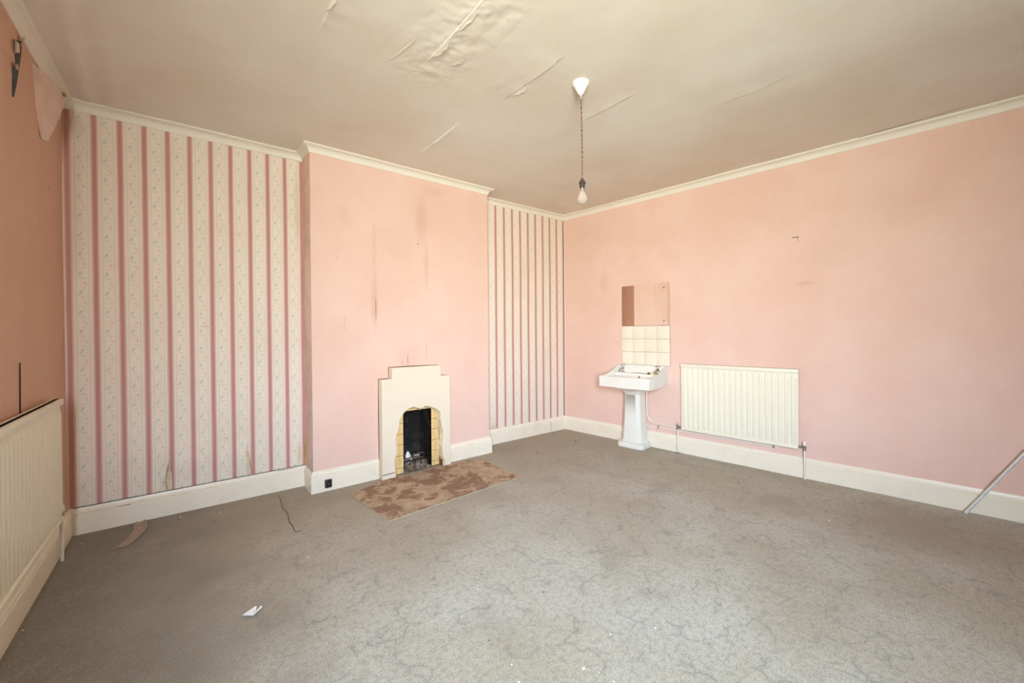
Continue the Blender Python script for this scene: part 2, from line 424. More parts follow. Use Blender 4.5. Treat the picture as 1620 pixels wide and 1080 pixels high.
def tube(bm, pts, r, n=10, F=None):
    pts = [V(F(*p)) if F else V(p) for p in pts]; rings = []; ref = None
    for i, p in enumerate(pts):
        d = (pts[min(i+1, len(pts)-1)]-pts[max(i-1, 0)]).normalized()
        if ref is None: ref = V((0, 0, 1)) if abs(d.z) < .9 else V((1, 0, 0))
        a = (ref-d*ref.dot(d)).normalized(); ref = a; b = d.cross(a)
        rr = r[i] if isinstance(r, (list, tuple)) else r
        rings.append([p+(a*math.cos(2*math.pi*k/n)+b*math.sin(2*math.pi*k/n))*rr for k in range(n)])
    loft(bm, rings)
def lathe(bm, prof, c, axis=V((0, 0, 1)), n=24):
    axis = V(axis).normalized(); a = axis.orthogonal().normalized(); b = axis.cross(a); c = V(c)
    loft(bm, [[c+axis*h+(a*math.cos(2*math.pi*k/n)+b*math.sin(2*math.pi*k/n))*max(r, 1e-4) for k in range(n)] for r, h in prof])
def arc(p0, p1, p2, n=6):
    p0, p1, p2 = V(p0), V(p1), V(p2)
    return [tuple(p0*(1-t)**2+p1*2*t*(1-t)+p2*t*t) for t in [i/n for i in range(n+1)]]
def slab(bm, front, back):
    """closed slab from two equal grids of points [i][j]"""
    ni, nj = len(front), len(front[0])
    A = [[bm.verts.new(p) for p in r] for r in front]; B = [[bm.verts.new(p) for p in r] for r in back]
    for i in range(ni-1):
        for j in range(nj-1):
            bm.faces.new((A[i][j], A[i+1][j], A[i+1][j+1], A[i][j+1])); bm.faces.new((B[i][j], B[i][j+1], B[i+1][j+1], B[i+1][j]))
    for i in range(ni-1):
        for j in (0, nj-1): bm.faces.new((A[i][j], A[i+1][j], B[i+1][j], B[i][j]))
    for j in range(nj-1):
        for i in (0, ni-1): bm.faces.new((A[i][j], A[i][j+1], B[i][j+1], B[i][j]))
def poly_prism(bm, F, pts, n0, n1, hole=None):
    """extrude a polygon given in (along, up) from depth n0 to n1"""
    t = bmesh.new()
    def loop(ps):
        vs = [t.verts.new((p[0], n1, p[1])) for p in ps]
        return [t.edges.new((vs[i], vs[(i+1) % len(vs)])) for i in range(len(vs))]
    ed = loop(pts)
    if hole: ed += loop(hole)
    bmesh.ops.triangle_fill(t, edges=ed, use_beauty=True, normal=(0, -1, 0))
    ex = bmesh.ops.extrude_face_region(t, geom=t.faces[:])
    for v in [g for g in ex['geom'] if isinstance(g, bmesh.types.BMVert)]: v.co.y = n0
    join(bm, t, F)
def sheet(bm, pts, thick, nrm):
    """thin closed sheet from a grid of points"""
    n = V(nrm).normalized()*thick
    slab(bm, [[V(p) for p in r] for r in pts], [[V(p)-n for p in r] for r in pts])
def frange(a, b, step):
    n = max(1, round((b-a)/step)); return [a+(b-a)*i/n for i in range(n+1)]
def sstep(a, b, x):
    t = max(0, min(1, (x-a)/(b-a))); return t*t*(3-2*t)
def bumpf(x, c, w): return math.exp(-((x-c)/w)**2)

# ------------------------------------------------------------------ the room shell
def build_shell():
    # floor
    bm = bmesh.new(); xs = frange(-4.9, 1.0, .1); ys = frange(-5.2, .12, .1)
    slab(bm, [[V((x, y, 0)) for y in ys] for x in xs], [[V((x, y, -.08)) for y in ys] for x in xs])
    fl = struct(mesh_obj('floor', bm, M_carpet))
    # ceiling: sagging lining paper with open seams
    seams = [(-2.957, -2.75, -1.68, .006, 1), (-2.372, -2.35, -1.72, .008, -1), (-2.447, -1.32, -.62, .009, 1), (-1.735, -2.40, -1.86, .004, -1), (-3.50, -2.3, -1.62, .008, 1), (-1.15, -3.05, -2.6, .003, -1)]
    xs = set(frange(-4.72, .62, .03))
    xs |= set(frange(-3.22, -2.64, .012))
    for s in seams: xs |= {s[0]-.0015, s[0]+.0015, s[0]-.02, s[0]+.02, s[0]-.01, s[0]+.01}
    xs = sorted(xs); ys = sorted(set(frange(-5.1, .06, .03)) | set(frange(-2.7, -1.5, .012)))
    def ch(x, y):
        h = .006*noise.noise((x*1.1, y*.6, 3))+.0025*noise.noise((x*4, y*2, 1))
        for xs_, y0, y1, amp, sd in seams:
            dx = (x-xs_)*sd
            env = sstep(y0, y0+.15, y)*(1-sstep(y1-.2, y1, y))
            if env > 0:
                a = amp*env*(.7+.6*noise.noise((xs_*9, y*9, 0)))
                if dx > 0: h -= a*math.exp(-dx/.06)
                h -= .35*a*math.exp(-(dx/.16)**2)*(1+1.2*noise.noise((x*17, y*13, 5)))
        k = max(0, 1-abs(x+2.93)/.28)*sstep(-2.7, -2.3, y)*(1-sstep(-1.75, -1.5, y))
        if k > 0: h += k*(.006*noise.noise((x*14, y*9, 7))+.005*abs(noise.noise((x*9+y*5, y*11, 2)))+.003*noise.noise((x*34, y*28, 4)))
        # folds running along the left wall
        fx = x+W
        env = sstep(.75, .1, fx)*sstep(.02, .1, fx)*sstep(-3.6, -2.2, y)*sstep(.03, -.25, y)
        k = fx-(.02-y*.06)
        h -= env*(.016*bumpf(k, .10, .028)+.012*bumpf(k, .23, .035)+.009*bumpf(k, .37, .05)+.010)
        return h
    bm = bmesh.new()
    slab(bm, [[V((x, y, zc(x, y)+ch(x, y))) for y in ys] for x in xs], [[V((x, y, 3.02)) for y in ys] for x in xs])
    ce = struct(mesh_obj('ceiling', bm, M_ceil, smooth=50))
    # torn curls of ceiling paper
    for (x0, y0), (x1, y1), w, drop in (((-2.952, -2.06), (-2.962, -1.86), .030, .006), ((-2.95, -2.30), (-2.955, -2.12), .022, .005), ((-3.09, -1.95), (-3.13, -1.70), .014, .003), ((-2.81, -1.98), (-2.84, -1.86), .022, .004),
                                        ((-2.36, -1.98), (-2.37, -1.84), .026, .006), ((-2.435, -1.15), (-2.455, -.85), .016, .004), ((-3.5, -2.0), (-3.51, -1.85), .018, .004)):
        bm = bmesh.new(); rows = []
        for i in range(9):
            t = i/8; x = x0+(x1-x0)*t; y = y0+(y1-y0)*t; ww = w*math.sin(math.pi*(.04+.92*t))*(.5+.9*random.random())
            rows.append([V((x+ww*s, y+.004*random.random(), zc(x, y)+ch(x+ww*s, y)-.001-drop*(s**2)*math.sin(math.pi*t)-.0015)) for s in (0, .25, .5, .75, 1)])
        sheet(bm, rows, .0008, (0, 0, -1)); mesh_obj('paper_flap', bm, M_ceil, ce, smooth=60)
    # long hairline crack beside the right coving
    bm = bmesh.new(); pts = []
    for i in range(25):
        t = i/24; u = 3.10+.62*t; n = .060+.075*t-.012*t*t+.0025*random.uniform(-1, 1)
        p = FR(u, n, 0); wd = .0004+.0024*math.sin(math.pi*min(1, .15+.9*t))*(.4 if .62 < t < .7 else 1)
        z = zc(p.x, p.y)+ch(p.x, p.y)-.0012
        pts.append([V((p.x-wd, p.y, z)), V((p.x+wd, p.y, z))])
    sheet(bm, pts, .0006, (0, 0, -1)); mesh_obj('crack', bm, M_crack, ce)

    # back wall behind chimney and alcoves
    xs = frange(-4.8, .12, .03); zs = frange(-.08, 3.0, .03)
    def bk(x, z):
        h = .004*noise.noise((x*2, 0, z*1.2))+.0018*noise.noise((x*7, 2, z*2))
        e = sstep(-4.2, -4.13, x)*(1-sstep(-3.70, -3.63, x))
        h += e*(.026*bumpf(z, .37, .085)*(.7+.3*math.sin((x+4.17)*13))+.010*bumpf(z, .48+.15*(x+4.1), .025))
        h += .006*bumpf(x, -4.6, .05)*noise.noise((3, 1, z*3))
        return h
    bm = bmesh.new()
    slab(bm, [[V((x, -bk(x, z), z)) for z in zs] for x in xs], [[V((x, .12, z)) for z in zs] for x in xs])
    wb = struct(mesh_obj('wall_back', bm, [M_stripe_left, M_stripe_right], smooth=40))
    for p in wb.data.polygons: p.material_index = 1 if p.center.x > -2.3 else 0
    # slits where the paper has split at the skirting
    for pts in ([(-4.163, .183), (-4.172, .26), (-4.163, .34), (-4.150, .41), (-4.140, .34), (-4.136, .26), (-4.136, .183)], [(-3.668, .183), (-3.674, .27), (-3.676, .36), (-3.670, .45), (-3.660, .37), (-3.650, .28), (-3.643, .183)]):
        bm = bmesh.new(); poly_prism(bm, FB, pts, 0, .013); o = mesh_obj('wallpaper_tear', bm, M_peelback, wb); o['label'] = 'pale backing showing where the wallpaper has split'
    for pts in ([(-4.165, .181), (-4.176, .26), (-4.165, .34), (-4.150, .41), (-4.153, .34), (-4.169, .26), (-4.159, .181)], [(-3.643, .181), (-3.652, .28), (-3.664, .37), (-3.661, .37), (-3.646, .28), (-3.636, .181)]):
        bm = bmesh.new(); poly_prism(bm, FB, pts, 0, .0165); mesh_obj('torn_edge', bm, simple('brown_torn_edge', (.56, .40, .25), .9, var=.3, vscale=40), wb)
    bm = bmesh.new(); poly_prism(bm, FB, [(-3.97, 1.383), (-3.93, 1.389), (-3.90, 1.385), (-3.885, 1.372), (-3.91, 1.374), (-3.935, 1.378)], 0, .006); mesh_obj('wallpaper_nick', bm, M_peelback, wb)

    # chimney breast with the fire opening
    ox0, ox1, oz = -2.50, -2.14, .61
    bm = bmesh.new()
    def chb(x0, x1, z0, z1): box(bm, FW, (x0, -D, z0), (x1, .03, z1))
    chb(C0, ox0, -.05, 2.99); chb(ox1, C1, -.05, 2.99); chb(ox0, ox1, oz, 2.99)
    wc = struct(mesh_obj('wall_chimney', bm, M_pink_chim))
    # loose paper bellying off its left return
    bm = bmesh.new(); rows = []
    for z in frange(.185, 2.815, .05):
        bel = .010+.016*bumpf(z, 1.6, .75)+.004*math.sin(z*5)
        rows.append([V((C0-bel*math.sin(math.pi*t)*.9-.0015-(.012 if t < .01 else 0)*0, -.012-(D-.012+.0015)*t-(.004*math.sin(math.pi*min(1, t*1.0)) if t > .9 else 0), z)) for t in (0, .12, .25, .4, .55, .7, .82, .92, 1)])
    sheet(bm, rows, .001, (1, 0, 0)); o = mesh_obj('loose_wallpaper', bm, M_pink_loose, wc, smooth=60)
    bm = bmesh.new(); box(bm, FW, (C0-.012, -.020, .18), (C0, -.004, .42)); o = mesh_obj('bare_edge', bm, simple('yellow_bare_wood', (.62, .40, .12), .8, var=.3), wc); o['label'] = 'yellow bare strip in the corner'

    # right wall
    def wall_grid(F, u0, u1, amp, seed):
        us = frange(u0, u1, .06); zs = frange(-.08, 3.0, .06); bm = bmesh.new()
        f = [[F(u, amp*(noise.noise((u*.9, seed, z*.7))+.35*noise.noise((u*3, seed+4, z*1.5))), z) for z in zs] for u in us]
        slab(bm, f, [[F(u, -.12, z) for z in zs] for u in us]); return bm
    wr = struct(mesh_obj('wall_right', wall_grid(FR, -.12, 5.3, .005, 2), M_pink_right, smooth=40))
    bm = bmesh.new(); box(bm, FR, (.006, -.002, HS), (.024, .006, 2.82), .002); mesh_obj('corner_paper_edge', bm, simple('pale_paper_edge', (.80, .66, .58), .8), wr)
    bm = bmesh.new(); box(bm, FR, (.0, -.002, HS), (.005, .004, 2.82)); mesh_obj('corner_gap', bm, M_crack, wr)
    # left wall, up to the added canted corner
    us = frange(-.1, 4.12, .06); zs = frange(-.08, 3.0, .06); bm = bmesh.new()
    slab(bm, [[FL(u, .005*noise.noise((u*1.2, 9, z*.8)), z) for z in zs] for u in us], [[FL(u, -.14, z) for z in zs] for u in us])
    wl = struct(mesh_obj('wall_left', bm, M_pink_left, smooth=40))
    # unseen rear wall, and the added canted corner that shapes the window light
    bm = bmesh.new(); box(bm, FW, (-3.75, YR-.14, -.08), (.65, YR, 3.0)); struct(mesh_obj('wall_rear', bm, M_rear_dark))
    a, b, z0, z1 = WIN
    bm = bmesh.new()
    for x0, x1, s0, s1 in ((-.75, a, -.08, 3.0), (b, 1.05, -.08, 3.0), (a, b, -.08, z0), (a, b, z1, 3.0)): box(bm, FK, (x0, -REVEAL_ADDED, s0), (x1, 0, s1))
    struct(mesh_obj('wall_corner_added', bm, M_rear_dark))
    o = bpy.data.objects.new('window_1', None); COL.objects.link(o); o['kind'] = 'structure'
    bm = bmesh.new(); n0, n1 = -REVEAL_ADDED+.005, -REVEAL_ADDED+.07
    for p, q in (((a, n0, z0), (a+.05, n1, z1)), ((b-.05, n0, z0), (b, n1, z1)), ((a+.05, n0, z1-.05), (b-.05, n1, z1)), ((a+.05, n0, z0), (b-.05, n1, z0+.06)), ((a+.05, n0+.01, (z0+z1)/2-.02), (b-.05, n1-.01, (z0+z1)/2+.02))):
        box(bm, FK, p, q, .004)
    mesh_obj('window_frame', bm, M_frame, o)
    bm = bmesh.new(); box(bm, FK, (a-.05, -.01, z0-.035), (b+.05, .05, z0+.002), .008); mesh_obj('window_sill', bm, M_frame, o)
    return wl, wr, wb
wall_left, wall_right, wall_back = build_shell()

# ------------------------------------------------------------------ skirting and coving: mitred sweeps
def isect(p, d, q, e):
    t = ((q.x-p.x)*e.y-(q.y-p.y)*e.x)/(d.x*e.y-d.y*e.x); return p+d*t
PATH = [FL(4.0, 0, 0), QL.copy(), V((C0, 0, 0)), V((C0, -D, 0)), V((C1, -D, 0)), V((C1, 0, 0)), V((0, 0, 0)), FR(5.0, 0, 0)]
def sweep_seg(i, prof, zfun, cut=None):
    """profile (n, z) along segment i of PATH with mitres; cut = (x0, x1) keeps that x range with square ends"""
    def off(k, n):
        def line(j):
            d = (PATH[j+1]-PATH[j]).normalized(); nn = V((d.y, -d.x, 0)); return PATH[j]+nn*n, d
        if 0 < k < len(PATH)-1:
            (p, d), (q, e) = line(k-1), line(k); return isect(p, d, q, e)
        j = min(k, len(PATH)-2); p, d = line(j)
        return p if k == 0 else p+d*(PATH[j+1]-PATH[j]).length
    A, B = PATH[i], PATH[i+1]
    ns = max(1, int((B-A).length/.12)); rings = []
    for s in range(ns+1):
        t = s/ns; ring = []
        for n, z in prof:
            a, b = off(i, n), off(i+1, n); 
            if cut:
                if cut[0] is not None: a = V((cut[0], a.y, 0))
                if cut[1] is not None: b = V((cut[1], b.y, 0))
            p = a.lerp(b, t); ring.append(V((p.x, p.y, zfun(p.x, p.y, z))))
        rings.append(ring)
    bm = bmesh.new(); loft(bm, rings); return bm
SK = [(-.004, -.02), (.022, -.02), (.022, .127), (.0175, .130), (.0175, .136), (.022, .139), (.0215, .147), (.017, .153), (.0125, .160), (.0115, .170), (.0085, HS), (-.004, HS)]
flatz = lambda x, y, z: z
for nm, i, cut in (('baseboard_left', 0, None), ('baseboard_back', 1, None), ('baseboard_chimney_side', 2, None), ('baseboard_chimney_left', 3, (None, -2.692)), ('baseboard_chimney_right', 3, (-1.972, None)), ('baseboard_chimney_return', 4, None), ('baseboard_alcove', 5, None), ('baseboard_right', 6, None)):
    o = struct(mesh_obj(nm, sweep_seg(i, SK, flatz, cut), M_skirt, smooth=30))
    if nm == 'baseboard_alcove':
        bm = bmesh.new(); box(bm, FB, (-.288, .021, 0), (-.285, .0226, HS-.045)); mesh_obj('joint_crack', bm, M_crack, o)
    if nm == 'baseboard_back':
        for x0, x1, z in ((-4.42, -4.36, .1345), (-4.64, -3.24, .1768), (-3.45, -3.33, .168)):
            bm = bmesh.new(); box(bm, FB, (x0, .0185 if z < .15 else .002, z), (x1, .0205 if z < .15 else .0125, z+.0022)); mesh_obj('dark_line', bm, M_crack, o)  # thin dark strips; the long one draws the gap between paper and skirting
CV = [(-.004, 0)] + [(-.004, -.064), (.006, -.064), (.009, -.058), (.010, -.053)] + [(.010+.038*(1-math.cos(a)), -.053+.038*math.sin(a)) for a in [math.radians(k) for k in (15, 30, 45, 60, 75, 90)]] + [(.050, -.013), (.056, -.011), (.057, -.001), (.057, .02), (-.004, .02)]
CV = CV[1:]
for k in range(7):
    struct(mesh_obj('trim_%d' % (k+1), sweep_seg(k, CV, lambda x, y, z: zc(x, y)+z), M_cove, smooth=35))

# ------------------------------------------------------------------ left wall damage
def left_damage():
    bm = bmesh.new()
    poly_prism(bm, FL, [(.935, 2.725), (.83, 2.775), (.85, 2.688), (.882, 2.61), (.914, 2.534), (.964, 2.442), (.958, 2.542), (.967, 2.583), (.912, 2.611), (.928, 2.679)], -.004, .0062)
    o = mesh_obj('bare_plaster', bm, M_tapehole, wall_left); o['label'] = 'dark grey bare plaster in the torn gap'
    # curled lips of torn paper beside it
    for pts, k in (([(.935, 2.735), (.965, 2.70), (.96, 2.66), (.935, 2.66)], .02), ([(.915, 2.62), (.975, 2.60), (.975, 2.57), (.93, 2.60)], .018), ([(.83, 2.78), (.87, 2.79), (.885, 2.75), (.85, 2.74)], .02)):
        bm = bmesh.new(); a, b, c, d = [V((p[0], 0, p[1])) for p in pts]
        rows = []
        for i in range(6):
            t = i/5
            rows.append([FL((p := (a.lerp(d, t)).lerp(b.lerp(c, t), s)).x, .006+k*(s**2), p.z) for s in (0, .3, .6, 1)])
        sheet(bm, rows, .0008, nL); mesh_obj('torn_paper_lip', bm, M_peelback, wall_left, smooth=60)
    # big corner of paper hanging down off the wall
    edge_in = [(.64, -.003, 2.775), (.60, -.003, 2.66), (.56, -.003, 2.55), (.49, .002, 2.425)]
    edge_out = [(.30, .070, 2.785), (.325, .062, 2.68), (.385, .044, 2.56), (.455, .020, 2.425)]
    bm = bmesh.new(); rows = []
    n = 12
    def samp(L, t):
        k = t*(len(L)-1); i = min(int(k), len(L)-2); return V(L[i]).lerp(V(L[i+1]), k-i)
    for i in range(n+1):
        t = i/n; a, b = samp(edge_in, t), samp(edge_out, t); row = []
        for j in range(9):
            s = j/8; p = a.lerp(b, s); p.y += .006*math.sin(s*6+t*3)*(s*(1-s)*4)
            if s == 1: p += V((.010*noise.noise((t*9, 0, 0)), 0, .012*noise.noise((t*11, 3, 0))))
            row.append(FL(*p))
        rows.append(row)
    sheet(bm, rows, .001, nL); o = mesh_obj('hanging_wallpaper', bm, M_pink_loose, wall_left, smooth=70); o['label'] = 'torn corner of wallpaper hanging off the wall'
    bm = bmesh.new(); rows = []
    for i in range(5):
        t = i/4; rows.append([FL(.305+.035*t, .071-.004*t+.003*s, 2.785-.012*t-.022*s) for s in (0, .5, 1)])
    sheet(bm, rows, .001, nL); mesh_obj('torn_paper_lip', bm, simple('rusty_torn_edge', (.45, .22, .06), .9, var=.4, vscale=50), wall_left)
    # split in the paper above the radiator
    bm = bmesh.new(); poly_prism(bm, FL, [(.931, 1.19), (.931, 1.17), (.934, 1.06), (.938, .93), (.943, .93), (.938, 1.06), (.934, 1.17)], 0, .0055); mesh_obj('paper_split', bm, M_crack, wall_left)
left_damage()

# ------------------------------------------------------------------ fireplace
def fireplace():
    base = V((-2.33, -D-.03, 0))
    t = thing('fireplace', 'small cream painted stepped fireplace with broken tile edge on the chimney breast', 'fireplace', base)
    outer = [(-2.679, 0), (-2.679, .901), (-2.582, .901), (-2.582, 1.003), (-2.083, 1.001), (-2.083, .899), (-1.981, .897), (-1.981, 0)]
    hole = [(-2.553, .013), (-2.558, .101), (-2.563, .145), (-2.554, .175), (-2.54, .227), (-2.539, .27), (-2.546, .325), (-2.544, .379), (-2.53, .409), (-2.514, .461), (-2.508, .515), (-2.485, .555), (-2.462, .585), (-2.432, .608), (-2.403, .621), (-2.367, .625), (-2.332, .611), (-2.283, .601), (-2.258, .618), (-2.221, .617), (-2.184, .600), (-2.133, .583), (-2.101, .556), (-2.082, .525), (-2.089, .479), (-2.08, .443), (-2.07, .383), (-2.058, .346), (-2.065, .254), (-2.072, .209), (-2.067, .138), (-2.06, .09), (-2.041, .051), (-2.042, 0)]
    hole = [(x-.005, z) for x, z in [(-2.553, 0)]+hole]
    ring = outer+hole[::-1]
    # the painted skin: polygon running round outside and back round the broken edge
    bm = bmesh.new(); tb = bmesh.new()
    vs = [tb.verts.new((p[0], .080, p[1])) for p in ring]; f = tb.faces.new(vs); f.normal_update()
    bmesh.ops.triangulate(tb, faces=[f], ngon_method='EAR_CLIP')
    ex = bmesh.ops.extrude_face_region(tb, geom=tb.faces[:])
    for v in [g for g in ex['geom'] if isinstance(g, bmesh.types.BMVert)]: v.co.y = -.004
    join(bm, tb, FC); mesh_obj('surround', bm, M_surround, t)
    # crumbly yellow edge just inside the break
    rnd = random.Random(3)
    inner = [(p[0]+(.010+.008*rnd.random())*(1 if p[0] < -2.31 else -1)*(0 if .56 < p[1] else 1), p[1]-(.008+.016*rnd.random() if p[1] > .5 else 0)) for p in hole]
    bm = bmesh.new(); tb = bmesh.new(); n = len(hole)
    A = [tb.verts.new((p[0]-.004*(1 if p[0] < -2.31 else -1), .070, p[1]+(.004 if p[1] > .5 else 0))) for p in hole]; B = [tb.verts.new((p[0], .040, p[1])) for p in inner]; C = [tb.verts.new((p[0], -.004, p[1])) for p in inner]; Dd = [tb.verts.new((p[0]-.004*(1 if p[0] < -2.31 else -1), -.004, p[1]+(.004 if p[1] > .5 else 0))) for p in hole]
    for a, b in ((A, B), (B, C), (C, Dd), (Dd, A)):
        for i in range(n-1): tb.faces.new((a[i], a[i+1], b[i+1], b[i]))
    tb.faces.new((A[0], B[0], C[0], Dd[0])); tb.faces.new((A[-1], Dd[-1], C[-1], B[-1]))
    join(bm, tb, FC); mesh_obj('broken_edge', bm, M_plasteredge, t)
    # yellow slips: one piece per tile
    jl = [.004, .058, .173, .275, .373, .474, .575]; jr = [.012, .058, .160, .267, .374, .477, .579]
    rb = bmesh.new(); box(rb, FC, (-2.6, -.003, 0), (-2.458, .024, .66)); box(rb, FC, (-2.166, -.003, 0), (-2.03, .024, .66)); box(rb, FC, (-2.458, -.003, .582), (-2.166, .024, .66)); mesh_obj('tile_backing', rb, simple('brown_tile_joint', (.20, .11, .05), .9), t)
    for a, b, js in ((-2.590, -2.459, jl), (-2.165, -2.085, jr)):
        for k in range(6):
            bm = bmesh.new(); tl = rnd.uniform(-.001, .001)
            box(bm, FC, (a, .022, js[k]+.0022), (b, .031+tl, js[k+1]-.0022), .0015, 1); mesh_obj('tile', bm, M_ytile, t)
    for k in range(3):
        bm = bmesh.new(); box(bm, FC, (-2.455+.097*k, .022, .584), (-2.361+.097*k, .031, .655), .0015, 1); mesh_obj('tile', bm, M_ytile, t)
    # firebox lining
    bm = bmesh.new(); g = .012
    for a, b in (((-2.498, -.24, 0), (-2.458, .022, .59)), ((-2.166, -.24, 0), (-2.142, .022, .59)), ((-2.458, -.235, 0), (-2.166, -.215, .59)), ((-2.458, -.235, .585), (-2.166, .022, .605)), ((-2.458, -.235, .0), (-2.166, .02, .006))):
        box(bm, FC, a, b)
    mesh_obj('firebox', bm, M_soot, t)
    bm = bmesh.new()
    for k in range(5): tube(bm, [FC(-2.43+.06*k, -.015-.02*math.sin(k*.8), .006), FC(-2.43+.06*k, -.015-.02*math.sin(k*.8), .085)], .005, 6)
    tube(bm, [FC(-2.452, -.02, .088), FC(-2.38, -.010, .094), FC(-2.31, -.006, .098), FC(-2.24, -.010, .094), FC(-2.172, -.02, .088)], .006, 6)
    mesh_obj('grate', bm, M_soot, t, smooth=50)
    # plinth chip at the foot of the left leg
    bm = bmesh.new(); poly_prism(bm, FC, [(-2.681, 0), (-2.681, .040), (-2.562, .044), (-2.558, 0)], .079, .086); mesh_obj('plinth', bm, M_surround, t)
    bm = bmesh.new(); poly_prism(bm, FC, [(-2.681, .040), (-2.681, .045), (-2.60, .0485), (-2.562, .048), (-2.562, .044)], .079, .0825); mesh_obj('plinth_gap', bm, M_crack, t)
    bm = bmesh.new(); poly_prism(bm, FC, [(-2.073, 0), (-2.06, .08), (-2.045, .06), (-2.038, .03), (-2.036, 0)], .018, .050); mesh_obj('broken_brick', bm, simple('red_brick_stub', (.22, .07, .04), .9, var=.4, vscale=40), t)
    # ash and litter on the hearth
    bm = bmesh.new(); xs = frange(-2.452, -2.172, .014); ns = frange(-.205, .05, .014); F = []
    for x in xs:
        row = []
        for n in ns:
            h = .012+.095*bumpf(n, -.11, .075)*(1-.35*bumpf(x, -2.17, .05))+.022*noise.noise((x*22, n*22, 0))+.010*noise.noise((x*60, n*60, 2))
            h *= sstep(.055, .0, n)
            row.append(FC(x, n, max(.0075, h)))
        F.append(row)
    slab(bm, F, [[V((p.x, p.y, .0062)) for p in r] for r in F])
    o = mesh_obj('ash_heap', bm, M_ash, loc=(-2.31, -D+.08, .006), smooth=70); tag(o, 'heap of grey ash and debris inside the fireplace opening', 'ash'); o['kind'] = 'stuff'
    bm = bmesh.new()
    for k in range(70):
        x = rnd.uniform(-2.44, -2.19); n = rnd.uniform(-.15, -.02); h = .02+.095*bumpf(n, -.11, .075); L = rnd.uniform(.02, .055); a = rnd.uniform(0, 6.28); dz = rnd.uniform(-.02, .02)
        p = V((x, n, h+.006)); d = V((math.cos(a)*L*.7, math.sin(a)*L*.5, dz))
        q1, q2 = p-d*.5, p+d*.5; q1.x = max(-2.45, min(-2.176, q1.x)); q2.x = max(-2.45, min(-2.176, q2.x))
        tube(bm, [FC(*q1), FC(*p+V((0, 0, .003))) if False else FC(p.x, p.y, p.z+.003), FC(*q2)], rnd.uniform(.0012, .0025), 4)
    o = mesh_obj('straw_litter', bm, M_twig, loc=(-2.31, -D+.08, .03)); tag(o, 'tangle of dry straw and twigs lying on the ash in the fireplace', 'litter'); o['kind'] = 'stuff'
    def scrap(name, pts, label, mat):
        bm = bmesh.new(); sheet(bm, [[FC(*p) for p in r] for r in pts], .001, (0, -1, .3)); o = mesh_obj(name, bm, mat, loc=FC(*pts[0][0]), smooth=None); tag(o, label, 'paper'); return o
    scrap('paper_scrap', [[(-2.388, -.085, .108), (-2.365, -.076, .104), (-2.340, -.08, .110)], [(-2.380, -.093, .135), (-2.358, -.086, .140), (-2.336, -.092, .132)], [(-2.366, -.102, .158), (-2.355, -.098, .163), (-2.345, -.102, .155)]], 'crumpled white paper scrap standing on the ash in the fireplace', M_paper)
    scrap('paper_scrap', [[(-2.300, -.06, .118), (-2.275, -.058, .117), (-2.245, -.06, .118)], [(-2.30, -.075, .124), (-2.275, -.073, .121), (-2.25, -.075, .123)]], 'flat white paper sliver lying right of the crumpled scrap in the fireplace', M_paper)
    scrap('paper_scrap', [[(-2.385, -.035, .070), (-2.378, -.03, .066)], [(-2.36, -.045, .086), (-2.353, -.04, .082)], [(-2.34, -.055, .10), (-2.333, -.05, .096)]], 'narrow white paper strip sloping down the ash in the fireplace', M_paper)
fireplace()
def paper_edge_shades():
    wc = bpy.data.objects['wall_chimney']
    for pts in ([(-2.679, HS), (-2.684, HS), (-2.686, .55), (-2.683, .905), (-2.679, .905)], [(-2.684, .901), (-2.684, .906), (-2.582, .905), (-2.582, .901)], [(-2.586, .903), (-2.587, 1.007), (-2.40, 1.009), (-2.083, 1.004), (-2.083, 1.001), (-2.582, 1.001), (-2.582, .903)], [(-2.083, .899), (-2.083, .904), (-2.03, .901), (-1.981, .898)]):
        bm = bmesh.new(); poly_prism(bm, FC, pts, 0, .0012); mesh_obj('paper_edge_shade', bm, M_crack, wc)  # dark strips painting the shade along the paper edges round the surround
paper_edge_shades()

def rug():
    pts = [(-3.011, -.475), (-2.985, -.80), (-2.949, -1.16), (-2.5, -1.128), (-2.1, -1.10), (-1.686, -1.073), (-1.678, -.74), (-1.665, -.405), (-1.76, -.355), (-1.975, -.339), (-2.03, -.340), (-2.30, -.338), (-2.545, -.345), (-2.57, -.346), (-2.71, -.348), (-2.80, -.41)]
    t = thing('hearth_rug', 'worn brown floral hearth rug on the carpet before the fireplace', 'rug', (-2.33, -.75, 0))
    bm = bmesh.new(); tb = bmesh.new(); vs = [tb.verts.new((p[0], p[1], .006)) for p in pts]; f = tb.faces.new(vs); f.normal_update(); bmesh.ops.triangulate(tb, faces=[f], ngon_method='EAR_CLIP')
    ex = bmesh.ops.extrude_face_region(tb, geom=tb.faces[:])
    for v in [g for g in ex['geom'] if isinstance(g, bmesh.types.BMVert)]: v.co.z = 0.0
    join(bm, tb); mesh_obj('pile', bm, M_rug, t)
    bm = bmesh.new(); e = [(p[0], p[1], .004) for p in pts[:7]]
    tube(bm, [V(p) for p in e], .005, 6); mesh_obj('binding', bm, M_rugedge, t)
rug()

def socket():
    t = thing('wall_socket', 'small black square socket on the skirting left of the fireplace', 'socket', FC(-3.125, .022, .066))
    bm = bmesh.new(); box(bm, FC, (-3.153, .0215, .031), (-3.099, .044, .099), .006, 3); mesh_obj('body', bm, M_black, t, smooth=40)
    bm = bmesh.new(); box(bm, FC, (-3.146, .043, .038), (-3.106, .050, .086), .004, 2); mesh_obj('cover', bm, M_black, t, smooth=40)
    bm = bmesh.new(); lathe(bm, [(.0, 0), (.004, 0), (.004, .002), (0, .002)], FC(-3.126, .05, .066), (0, -1, 0), 10); mesh_obj('screw', bm, M_screw, t)
socket()

